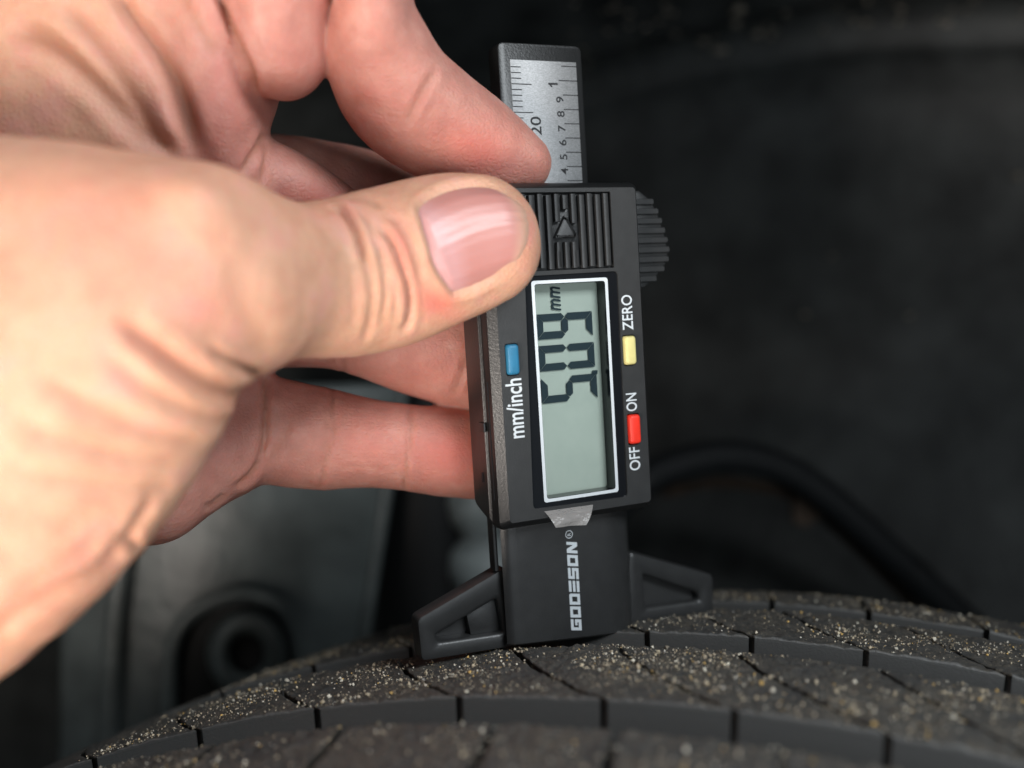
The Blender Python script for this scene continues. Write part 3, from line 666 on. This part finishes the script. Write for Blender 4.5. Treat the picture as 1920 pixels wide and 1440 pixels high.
# folds of the thumb base
crease(T_, [(205, 590), (265, 632), (325, 680), (385, 722), (440, 745), (480, 745)], 1.01, 20)
crease(T_, [(385, 652), (425, 678), (462, 696), (495, 700)], 0.80, 10)
crease(T_, [(190, 660), (280, 730), (370, 775), (450, 790)], 0.54, 17)
crease(T_, [(60, 700), (170, 760), (290, 815), (400, 830)], 0.46, 19)
crease(T_, [(20, 790), (130, 830), (260, 860), (360, 865)], 0.40, 16)
crease(T_, [(0, 880), (140, 905), (270, 915), (330, 905)], 0.30, 16)
crease(T_, [(262, 1035), (245, 1010), (262, 970), (290, 930)], 0.61, 10)
crease(T_, [(-20, 1205), (30, 1150), (110, 1100), (190, 1065), (225, 1020), (236, 985)], 0.46, 15)
crease(T_, [(-10, 1150), (60, 1090), (150, 1040), (200, 990)], 0.24, 14)
crease(T_, [(440, 470), (455, 560), (480, 640), (498, 680)], 0.34, 30, .1)
bump_(T_, 395, 370, 90, 70, 1.2, 0); bump_(T_, 450, 770, 40, 50, .6)
# folded skin of the web and the base of the index finger
crease(Wb, [(0, 60), (70, 72), (130, 112), (200, 178), (262, 248), (300, 290)], 1.3, 20)
crease(Wb, [(110, 0), (160, 55), (215, 128), (262, 200), (300, 265), (335, 300)], 1.1, 17)
crease(Wb, [(205, -40), (240, 20), (290, 90), (325, 150), (348, 215), (366, 285)], 1.7, 15)
crease(Wb, [(330, -60), (345, 0), (380, 60), (410, 110)], .7, 16)
crease(Wb, [(402, -20), (425, 30), (448, 85), (470, 135), (484, 180)], 1.2, 7)
crease(Wb, [(500, 245), (480, 285), (452, 330)], .8, 7); crease(Wb, [(498, 262), (497, 300), (490, 350)], .5, 6)
crease(Wb, [(822, 125), (800, 160), (780, 195), (752, 250)], .5, 7)
crease(Wb, [(640, 190), (700, 205), (760, 235)], .15, 14)
# finger joint creases
crease(Pm, [(497, 690), (498, 760), (497, 820), (487, 868)], .85, 6); crease(Pm, [(488, 862), (470, 890), (440, 915)], .8, 6); crease(Pm, [(545, 780), (530, 830), (508, 868)], .35, 7)
crease(Pm, [(618, 712), (624, 760), (622, 820), (606, 880), (596, 925)], .5, 4.5); crease(Pm, [(608, 770), (612, 820), (598, 880)], .3, 4)
crease(Pm, [(766, 752), (769, 800), (764, 850), (760, 890), (756, 928)], .55, 4.5); crease(Pm, [(775, 770), (778, 810)], .2, 4)
crease(Pm, [(642, 660), (646, 690), (640, 712)], .45, 5); crease(Pm, [(880, 660), (866, 700), (848, 745)], .35, 6); crease(Pm, [(895, 690), (878, 735)], .25, 5)
crease(Pm, [(285, 990), (300, 940), (322, 890)], .5, 8); crease(Pm, [(420, 925), (400, 945), (380, 950)], .4, 6)
for y_ in (790, 812, 834, 855, 872): crease(Pm, [(640, y_), (690, y_ + 3), (745, y_ + 6)], .10, 3)
# redness (blood under the skin)
bump_(Wb, 900, 285, 75, 45, .1, 25, .75); bump_(Wb, 690, 200, 70, 60, 0, 30, .4); bump_(Wb, 560, 120, 80, 70, 0, 0, .2); bump_(Wb, 420, 190, 50, 90, 0, 0, .3)
bump_(Pm, 850, 850, 70, 55, 0, 0, .85); bump_(Pm, 690, 830, 60, 50, 0, 0, .35); bump_(Pm, 800, 690, 90, 50, 0, 0, .25); bump_(Pm, 590, 370, 60, 30, 0, 0, .5)
bump_(T_, 752, 470, 22, 75, 0, -12, .75); bump_(T_, 818, 570, 45, 26, 0, 20, .95); bump_(T_, 640, 395, 60, 25, 0, 0, .25)
bump_(T_, 180, 430, 190, 130, 0, 0, .38); bump_(T_, 390, 590, 60, 60, 0, 0, .3); bump_(T_, 290, 655, 80, 20, 0, 35, .5); bump_(T_, 985, 440, 22, 60, 0, 0, .4); bump_(T_, 60, 1080, 150, 120, 0, 0, .25)
# bed of the thumb nail
NB = np.array([(779, 392), (797, 450), (815, 505), (848, 553)], float); NT = np.array([(958, 366), (986, 398), (989, 450), (966, 505)], float)
def coons(u, v):
    "u: base -> tip, v: upper -> lower side"
    base, tip = spline(NB, 12), spline(NT, 12); f_ = lambda A, t: np.stack([np.interp(t, np.linspace(0, 1, len(A)), A[:, c]) for c in (0, 1)], -1)
    top = spline([(779, 392), (800, 369), (857, 347), (918, 346), (958, 366)], 12); bot = spline([(848, 553), (880, 545), (911, 532), (944, 518), (966, 505)], 12)
    C = (1 - u)[..., None] * f_(base, v) + u[..., None] * f_(tip, v) + (1 - v)[..., None] * f_(top, u) + v[..., None] * f_(bot, u)
    B = ((1 - u) * (1 - v))[..., None] * NB[0] + ((1 - u) * v)[..., None] * NB[-1] + (u * (1 - v))[..., None] * NT[0] + (u * v)[..., None] * NT[-1]; return C - B
poly = np.concatenate([coons(np.zeros(20), np.linspace(0, 1, 20)), coons(np.linspace(0, 1, 20), np.ones(20)), coons(np.ones(20), np.linspace(1, 0, 20)), coons(np.linspace(1, 0, 20), np.zeros(20))])
def inside_d(P, poly):
    x, y = P[:, 0], P[:, 1]; ins = np.zeros(len(P), bool); best = np.full(len(P), 1e9); wh_ = np.zeros(len(P), int); n_ = len(poly)
    for i in range(n_):
        a, b = poly[i], poly[(i + 1) % n_]; ab = b - a
        if ab @ ab < 1e-9: continue
        c = ((a[1] > y) != (b[1] > y)) & (x < (b[0] - a[0]) * (y - a[1]) / (b[1] - a[1] + 1e-12) + a[0]); ins ^= c
        t = np.clip(((P - a) @ ab) / (ab @ ab), 0, 1); d = np.linalg.norm(P - a - t[:, None] * ab, axis=1); m = d < best; best[m] = d[m]; wh_[m] = i
    return np.where(ins, -best, best), wh_
m = (gi == 0) & (HP[:, 0] > 730) & (HP[:, 1] > 310) & (facing > 0); idx = np.where(m)[0]; sd_, wh_ = inside_d(HP[idx], poly)
side = np.where((wh_ >= 40) & (wh_ < 60), .2, 1.0)
tf = 1 - .9 * np.clip((HP[idx, 0] - 905) / 50, 0, 1)
disp[idx] += tf * np.where(sd_ < 0, -.55 * np.clip(-sd_ / 7, 0, 1), (.42 * np.exp(-((sd_ - 9) / 8) ** 2) - .15 * np.exp(-(sd_ / 3) ** 2)) * side) * facing[idx]
# broad irregularity and pores
disp += (vnoise(HV, 9, 21) - .5) * .5 + (vnoise(HV, 3.5, 22) - .5) * .16 + (vnoise(HV, 1.6, 23) - .5) * .05
HV = HV + HN * disp[:, None]
def skin():
    k = N('skin'); at = k.n('ShaderNodeVertexColor', _layer_name='skin_zones'); sp = k.n('ShaderNodeSeparateColor'); k.l(at.outputs[0], sp.inputs[0])
    back = k.ramp(k.noise(7, 4, .6), [(.32, (.50, .27, .175)), (.52, (.58, .325, .215)), (.70, (.62, .315, .24))])
    front = k.ramp(k.noise(5, 4, .6), [(.32, (.44, .19, .15)), (.55, (.51, .235, .185)), (.72, (.55, .28, .225))])
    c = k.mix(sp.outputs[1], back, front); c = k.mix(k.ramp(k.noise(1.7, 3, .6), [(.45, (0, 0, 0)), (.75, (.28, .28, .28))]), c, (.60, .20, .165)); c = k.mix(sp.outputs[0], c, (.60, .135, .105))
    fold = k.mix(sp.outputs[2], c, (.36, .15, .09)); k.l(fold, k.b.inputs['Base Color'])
    k.b.inputs['Roughness'].default_value = .52; k.b.inputs['Specular IOR Level'].default_value = .38
    k.b.subsurface_method = 'RANDOM_WALK'; k.b.inputs['Subsurface Weight'].default_value = .55; k.b.inputs['Subsurface Radius'].default_value = (1.0, .38, .22); k.b.inputs['Subsurface Scale'].default_value = 1.6 * MM
    v = k.n('ShaderNodeTexVoronoi', Scale=1000 / .9, _feature='DISTANCE_TO_EDGE'); k.l(k.coord(), v.inputs['Vector'])
    r = k.ramp(v.outputs['Distance'], [(0, (0, 0, 0)), (.28, (1, 1, 1))]); b1 = k.bump(r, .06, .7)
    wv = k.noise(.55, 3, .6, (.35, 1, 1.6)); b2 = k.bump(wv, .10, .9, b1); k.l(k.bump(k.noise(2.2, 3, .6), .12, .6, b2), k.b.inputs['Normal']); return k.m
skin_m = skin()
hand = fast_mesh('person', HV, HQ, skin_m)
palmar = np.clip(np.where(gi == 0, 0, 1), 0, 1).astype(float)
gT = HG['thumb']; gO = np.minimum(HG['web'], HG['palm']); palmar = np.clip(.5 + (gT - gO) / 5, 0, 1)
palmar = np.where((gi == 1) & (HP[:, 0] < 400), palmar * np.clip((HP[:, 0] - 180) / 220, .1, 1), palmar)
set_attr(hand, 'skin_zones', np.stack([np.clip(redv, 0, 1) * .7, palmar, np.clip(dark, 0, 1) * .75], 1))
tag(hand, 'bare hand of a person, holding the gauge between thumb and fingers', 'person')
# nail plate
nu, nv = 44, 34; U, Vv = np.meshgrid(np.linspace(0, 1, nu), np.linspace(0, 1, nv), indexing='ij'); C = coons(U, Vv).reshape(-1, 2)
ray = np.stack([(C[:, 0] - 960) / FPX, np.ones(len(C)), -(C[:, 1] - 720) / FPX], 1); t = np.full(len(C), 140.)
for _ in range(60): t += np.minimum(thumb(ray * t[:, None]), 3) * .6
NP = ray * t[:, None]; e = .2
gn = np.stack([thumb(NP + np.eye(3)[c] * e) - thumb(NP - np.eye(3)[c] * e) for c in range(3)], 1); gn /= np.linalg.norm(gn, axis=1)[:, None]
u_, v_ = U.ravel(), Vv.ravel(); edge = np.minimum(np.minimum(v_, 1 - v_) * 1.0, np.minimum(u_, 1.0) * 1.3)
lift = -.62 + .72 * np.clip(edge / .16, 0, 1) ** .6 - .30 * np.clip((u_ - .9) / .10, 0, 1) ** 2 + .25 * np.sin(v_ * math.pi)
lift += -.09 * np.exp(-((v_ - .47 + .05 * u_) / .016) ** 2) * (u_ > .25) + .05 * np.exp(-((v_ - .52 + .05 * u_) / .02) ** 2) + .02 * np.sin(v_ * 55) 
NP = NP + gn * lift[:, None]; ii = np.arange(nu * nv).reshape(nu, nv); NQ = np.stack([ii[:-1, :-1], ii[1:, :-1], ii[1:, 1:], ii[:-1, 1:]], -1).reshape(-1, 4)
def nail_mat():
    k = N('nail_plate'); at = k.n('ShaderNodeVertexColor', _layer_name='nail_zones'); k.l(at.outputs[0], k.b.inputs['Base Color'])
    k.b.inputs['Roughness'].default_value = .36; k.b.inputs['Specular IOR Level'].default_value = .5; k.b.inputs['Subsurface Weight'].default_value = .4; k.b.inputs['Subsurface Radius'].default_value = (1, .4, .3); k.b.inputs['Subsurface Scale'].default_value = .8 * MM
    k.l(k.bump(k.noise(.8, 3, .5, (.3, 1, 2)), .05, .5), k.b.inputs['Normal']); return k.m
nail = fast_mesh('thumbnail', NP, NQ, nail_mat(), hand)
pale = np.clip((.30 + .12 * np.sin(v_ * math.pi) - u_) / .16, 0, 1)[:, None]; tipw = np.clip((u_ - .80) / .16, 0, 1)[:, None]
nc_ = np.array([.45, .20, .175]) * (1 - pale) + np.array([.50, .26, .25]) * pale; nc_ = nc_ * (1 - tipw) + np.array([.55, .33, .24]) * tipw
set_attr(nail, 'nail_zones', nc_)

# ------------------------------------------------------------------ inside of the wheel well
liner_m = simple('dusty_liner_plastic', (.028, .030, .0295), .55, .42, bump=(2.5, .5), var=(22, .6))
grey_m = simple('grey_cast_metal', (.085, .100, .100), .42, .6, bump=(5, .5), var=(18, .35))
hose_m = simple('hose_rubber', (.004, .005, .006), .7, .3, bump=(2, .2))
rust_m = simple('rusty_steel', (.040, .024, .014), .7, .3, bump=(1.5, .3), var=(6, .45))
black_m = simple('black_clip_and_shade', (.004, .0045, .005), .6, .3)  # hose clips, and shade painted as the gap tube, recess slab and hole
def thing(name, label, cat):
    o = bpy.data.objects.new(name, None); COL.objects.link(o); return tag(o, label, cat)
def tube(name, pts, rad, mat, parent=None, n=14, sub=6, rfun=None):
    P = spline(np.array(pts), sub); T = np.gradient(P, axis=0); T /= np.linalg.norm(T, axis=1)[:, None]; up = np.array([0, 1, 0.01]); V, F = [], []
    for i, (p, t) in enumerate(zip(P, T)):
        a = np.cross(t, up); a /= np.linalg.norm(a); b = np.cross(t, a); r = rad * (rfun(i / (len(P) - 1)) if rfun else 1)
        for k in range(n): q = 2 * math.pi * k / n; V.append(p + r * (math.cos(q) * a + math.sin(q) * b))
    m = len(P)
    for i in range(m - 1):
        for k in range(n): j = (k + 1) % n; F.append((i * n + k, i * n + j, (i + 1) * n + j, (i + 1) * n + k))
    F += [tuple(range(n))[::-1], tuple(range((m - 1) * n, m * n))]; return auto_smooth(mesh(name, V, F, mat, parent), 50)
liner = thing('wheel_arch_liner', 'dark dusty moulded liner curving round the back of the wheel well', 'arch liner'); liner.matrix_world = mw
# profile: inner wall, step ridge, shell reaching out over the tyre to the wing edge
pr = [(262, 150), (262, 300), (260, 420), (256, 470), (250, 500), (240, 515), (233, 520), (229, 527), (222, 531), (212, 529), (198, 531), (150, 538), (60, 540), (-40, 534), (-80, 522), (-84, 512), (-79, 503)]
pr = [tuple(p) for p in spline(np.array(pr, float), 4)]; ths = np.linspace(-78, 68, 90); V, F = [], []
def lin_pt(o_, r_, t_): a_ = math.radians(t_); return np.array([r_ * math.sin(a_), o_, r_ * math.cos(a_)])
for t_ in ths:
    for o_, r_ in pr: V.append(lin_pt(o_, r_, t_))
V = np.array(V); V[:, 1] += (vnoise(V, 70, 5) - .5) * 9; m_ = len(pr)
for i in range(len(ths) - 1):
    for k in range(m_ - 1): F.append((i * m_ + k, i * m_ + k + 1, (i + 1) * m_ + k + 1, (i + 1) * m_ + k))
sh = mesh('arch_shell', V, F, liner_m, liner)
md = sh.modifiers.new('thickness', 'SOLIDIFY'); md.thickness = 3 * MM; md.offset = 1
# lumps of dried mud on the liner
mud_m = simple('dried_mud', (.24, .21, .17), .8, .2, bump=(.8, .3), var=(3, .3)); V, F = [], []
ico = [(0, 0, 1), (.89, 0, .45), (.28, .85, .45), (-.72, .53, .45), (-.72, -.53, .45), (.28, -.85, .45), (.72, .53, -.45), (-.28, .85, -.45), (-.89, 0, -.45), (-.28, -.85, -.45), (.72, -.53, -.45), (0, 0, -1)]
icf = [(0, 1, 2), (0, 2, 3), (0, 3, 4), (0, 4, 5), (0, 5, 1), (1, 6, 2), (2, 7, 3), (3, 8, 4), (4, 9, 5), (5, 10, 1), (2, 6, 7), (3, 7, 8), (4, 8, 9), (5, 9, 10), (1, 10, 6), (6, 11, 7), (7, 11, 8), (8, 11, 9), (9, 11, 10), (10, 11, 6)]
iv = np.array(ico)
def wallhit(px, py):
    "where the sight line meets the liner"
    d = np.array([(px - 960) / FPX, 1, -(py - 720) / FPX]); ts = np.linspace(150, 900, 1500)[:, None] * d - tc
    o_ = ts @ ta; r_ = np.hypot(ts @ tt, ts @ tu); prr = np.array(pr); lim_r = np.interp(o_, prr[::-1][:, 0], prr[::-1][:, 1]) if False else 531
    i = np.argmax((o_ > 257) | (r_ > 529)); q = ts[max(i - 10, 0)]; return np.array([q @ tt, q @ ta, q @ tu])
def lump(c, s, st=(1, 1, 1)):
    k = len(V); V.extend(c + iv * s * np.array(st) * rng.uniform(.7, 1.2, (12, 1))); F.extend([(a + k, b + k, c_ + k) for a, b, c_ in icf])
for px, py, s in [(1318, 78, 3.2), (1420, 64, 3.4), (1445, 68, 2.6), (1720, 64, 3), (1750, 105, 3.2), (1775, 45, 3), (1855, 88, 2.2), (1860, 55, 2.4), (1385, 18, 4.5), (1380, 45, 3), (1625, 43, 2.4), (1510, 590, 2.6), (1705, 592, 2.2), (1910, 330, 3), (1560, 480, 2.2), (1140, 60, 2), (1200, 150, 1.8)]:
    lump(wallhit(px, py), s * .45, (1.6, .8, .8))
for i in range(150): lump(wallhit(rng.uniform(1060, 1930), rng.uniform(0, 200)), rng.uniform(.3, .9), (1.5, .8, .8))
for i in range(700):
    x = rng.uniform(1340, 1930); y = np.interp(x, [1180, 1380, 1500, 1700, 1930], [92, 110, 122, 140, 172]); lump(wallhit(x, y + rng.normal(0, 6)), rng.uniform(.5, 1.9), (2, .8, .7))
mud = mesh('mud_specks', V, F, mud_m, None); mud.matrix_world = mw; tag(mud, 'specks and crumbs of dried mud stuck to the dark liner', 'mud', kind='stuff')
# hose and its rusty bracket rod
DH = 330
hs = thing('brake_hose', 'thick black rubber hose arching behind the tyre at right', 'hose')
hp = [P3(x, y, d) for x, y, d in [(1040, 1090, 322), (1110, 1000, 325), (1190, 915, 328), (1270, 872, 330), (1370, 855, 332), (1470, 880, 334), (1560, 940, 335), (1660, 1030, 336), (1760, 1120, 337), (1880, 1230, 338), (2000, 1350, 340)]]
tube('hose_body', hp, 5.4, hose_m, hs)
for i in (2.2, 7.5):
    q = spline(np.array(hp), 10)[int(i * 10) - 1:int(i * 10) + 2]; tube('hose_clip', q, 5.8, black_m, hs)
rd = thing('bracket_rod', 'thin rusty rod running below the black hose', 'rod')
tube('rod', [P3(x, y, 345) for x, y in [(1240, 925), (1340, 905), (1440, 915), (1510, 945), (1590, 1010), (1690, 1110), (1790, 1220), (1880, 1330)]], 1.9, rust_m, rd)
bm_ = P3(1508, 955, 341); V = [bm_ + np.array(v) for v in [(-4.5, -2, 3), (3, -2, 5), (5, -2, -2), (0, -2, -6), (-4, -2, -4)]]; V += [v + np.array([0, 4, 0]) for v in V]
mesh('rusty_tab', V, [(0, 1, 2, 3, 4), (9, 8, 7, 6, 5)] + [(i, i + 5, (i + 1) % 5 + 5, (i + 1) % 5) for i in range(5)], rust_m, rd, False)
# grey casting on the left
D0 = 305
cast = thing('suspension_bracket', 'blurred grey cast bracket with ribs and a bolt boss, behind the hand and tyre', 'bracket')
V, F = [], []; nx, ny = 46, 40
def sheet_y(u, v): return D0 + 10 - 34 * u + 48 * u * u - 3 * math.sin(v * 3)
def SD(x, y):
    v = (y - 720) / 760; xl = 120 - 10 * v; xr = np.interp(v, [0, 1], [762, 640]); return sheet_y((x - xl) / (xr - xl), v)
for j in range(ny):
    for i in range(nx):
        u, v = i / (nx - 1), j / (ny - 1); xl = 120 - 10 * v; xr = np.interp(v, [0, 1], [762, 640]); V.append(P3(xl + (xr - xl) * u, 720 + 760 * v, sheet_y(u, v)))
for j in range(ny - 1):
    for i in range(nx - 1): a = j * nx + i; F.append((a, a + 1, a + nx + 1, a + nx))
o = mesh('web_plate', V, F, grey_m, cast); md = o.modifiers.new('thickness', 'SOLIDIFY'); md.thickness = 7 * MM; md.offset = 1
tube('edge_bead', [P3(np.interp(v, [0, 1], [757, 636]), 720 + 760 * v, sheet_y(1, v) - 1) for v in np.linspace(0, 1, 7)], 2.0, grey_m, cast)
tube('rib', [P3(x, y, SD(x, y) - 2.5) for x, y in [(262, 900), (240, 1000), (222, 1120), (212, 1250), (205, 1400), (200, 1520)]], 3.4, grey_m, cast)
tube('rib', [P3(x, y, SD(x, y) - 5) for x, y in [(308, 1440), (314, 1320), (322, 1220), (345, 1165), (395, 1128), (455, 1112), (512, 1130), (548, 1180), (560, 1250), (562, 1330)]], 2.4, grey_m, cast)
# recess and boss
def ring_loft(name, cx, cy, spec, mat, parent, n=36, sx=1.0):
    V, F = [], []
    for r, d in spec:
        for k in range(n): a = 2 * math.pi * k / n; V.append(P3(cx + r * sx * math.cos(a), cy + r * math.sin(a), d))
    for i in range(len(spec) - 1):
        for k in range(n): j = (k + 1) % n; F.append((i * n + k, i * n + j, (i + 1) * n + j, (i + 1) * n + k))
    F.append(tuple(range((len(spec) - 1) * n, len(spec) * n))); return auto_smooth(mesh(name, V, F, mat, parent), 40)
def slab(name, pts, d0, d1, mat, parent): 
    pts = rpoly(pts, 45, 5); V = [P3(x, y, d0) for x, y in pts] + [P3(x, y, d1) for x, y in pts]; n = len(pts)
    return auto_smooth(mesh(name, V, [tuple(range(n)), tuple(range(n, 2 * n))[::-1]] + [(i, (i + 1) % n, (i + 1) % n + n, i + n) for i in range(n)], mat, parent))
slab('recess_shade', [(328, 1460), (336, 1180), (440, 1124), (530, 1150), (550, 1250), (550, 1460)], SD(440, 1250) - 3.5, SD(440, 1250) + 5, black_m, cast)  # black slab on the plate, painting the shade of a hollow
DB = SD(462, 1225)
boss = ring_loft('bolt_boss', 462, 1225, [(88, DB + 4), (80, DB - 12), (70, DB - 17), (52, DB - 18), (38, DB - 16), (34, DB - 2)], grey_m, cast, sx=.9)
ring_loft('bolt_hole', 466, 1226, [(33, DB - 12), (20, DB - 11.5), (6, DB - 11)], black_m, boss)
# grey bellows beside the gauge, and a black tube added for the dark gap
st = thing('shock_absorber', 'grey ribbed boot and an added black tube darkening the gap left of the gauge base', 'strut')
tube('gap_dark_tube', [P3(800, y, 352) for y in (500, 800, 1100, 1400, 1700)], 16.5, black_m, st, n=24)
prf = [(500, 9)]; y = 520
while y < 1500: prf += [(y, 9.5), (y + 22, 14), (y + 58, 15), (y + 92, 13.5), (y + 112, 9.5)]; y += 122
V, F = [], []; n = 28
for yy, r in prf:
    c = P3(912 + (yy - 900) * .02, yy, 345)
    for k in range(n): a = 2 * math.pi * k / n; V.append(c + np.array([r * math.cos(a), r * math.sin(a), 0]))
for i in range(len(prf) - 1):
    for k in range(n): j = (k + 1) % n; F.append((i * n + k, i * n + j, (i + 1) * n + j, (i + 1) * n + k))
mesh('ribbed_boot', V, F, simple('pale_boot_rubber', (.20, .225, .225), .5, .5, var=(9, .4)), st)
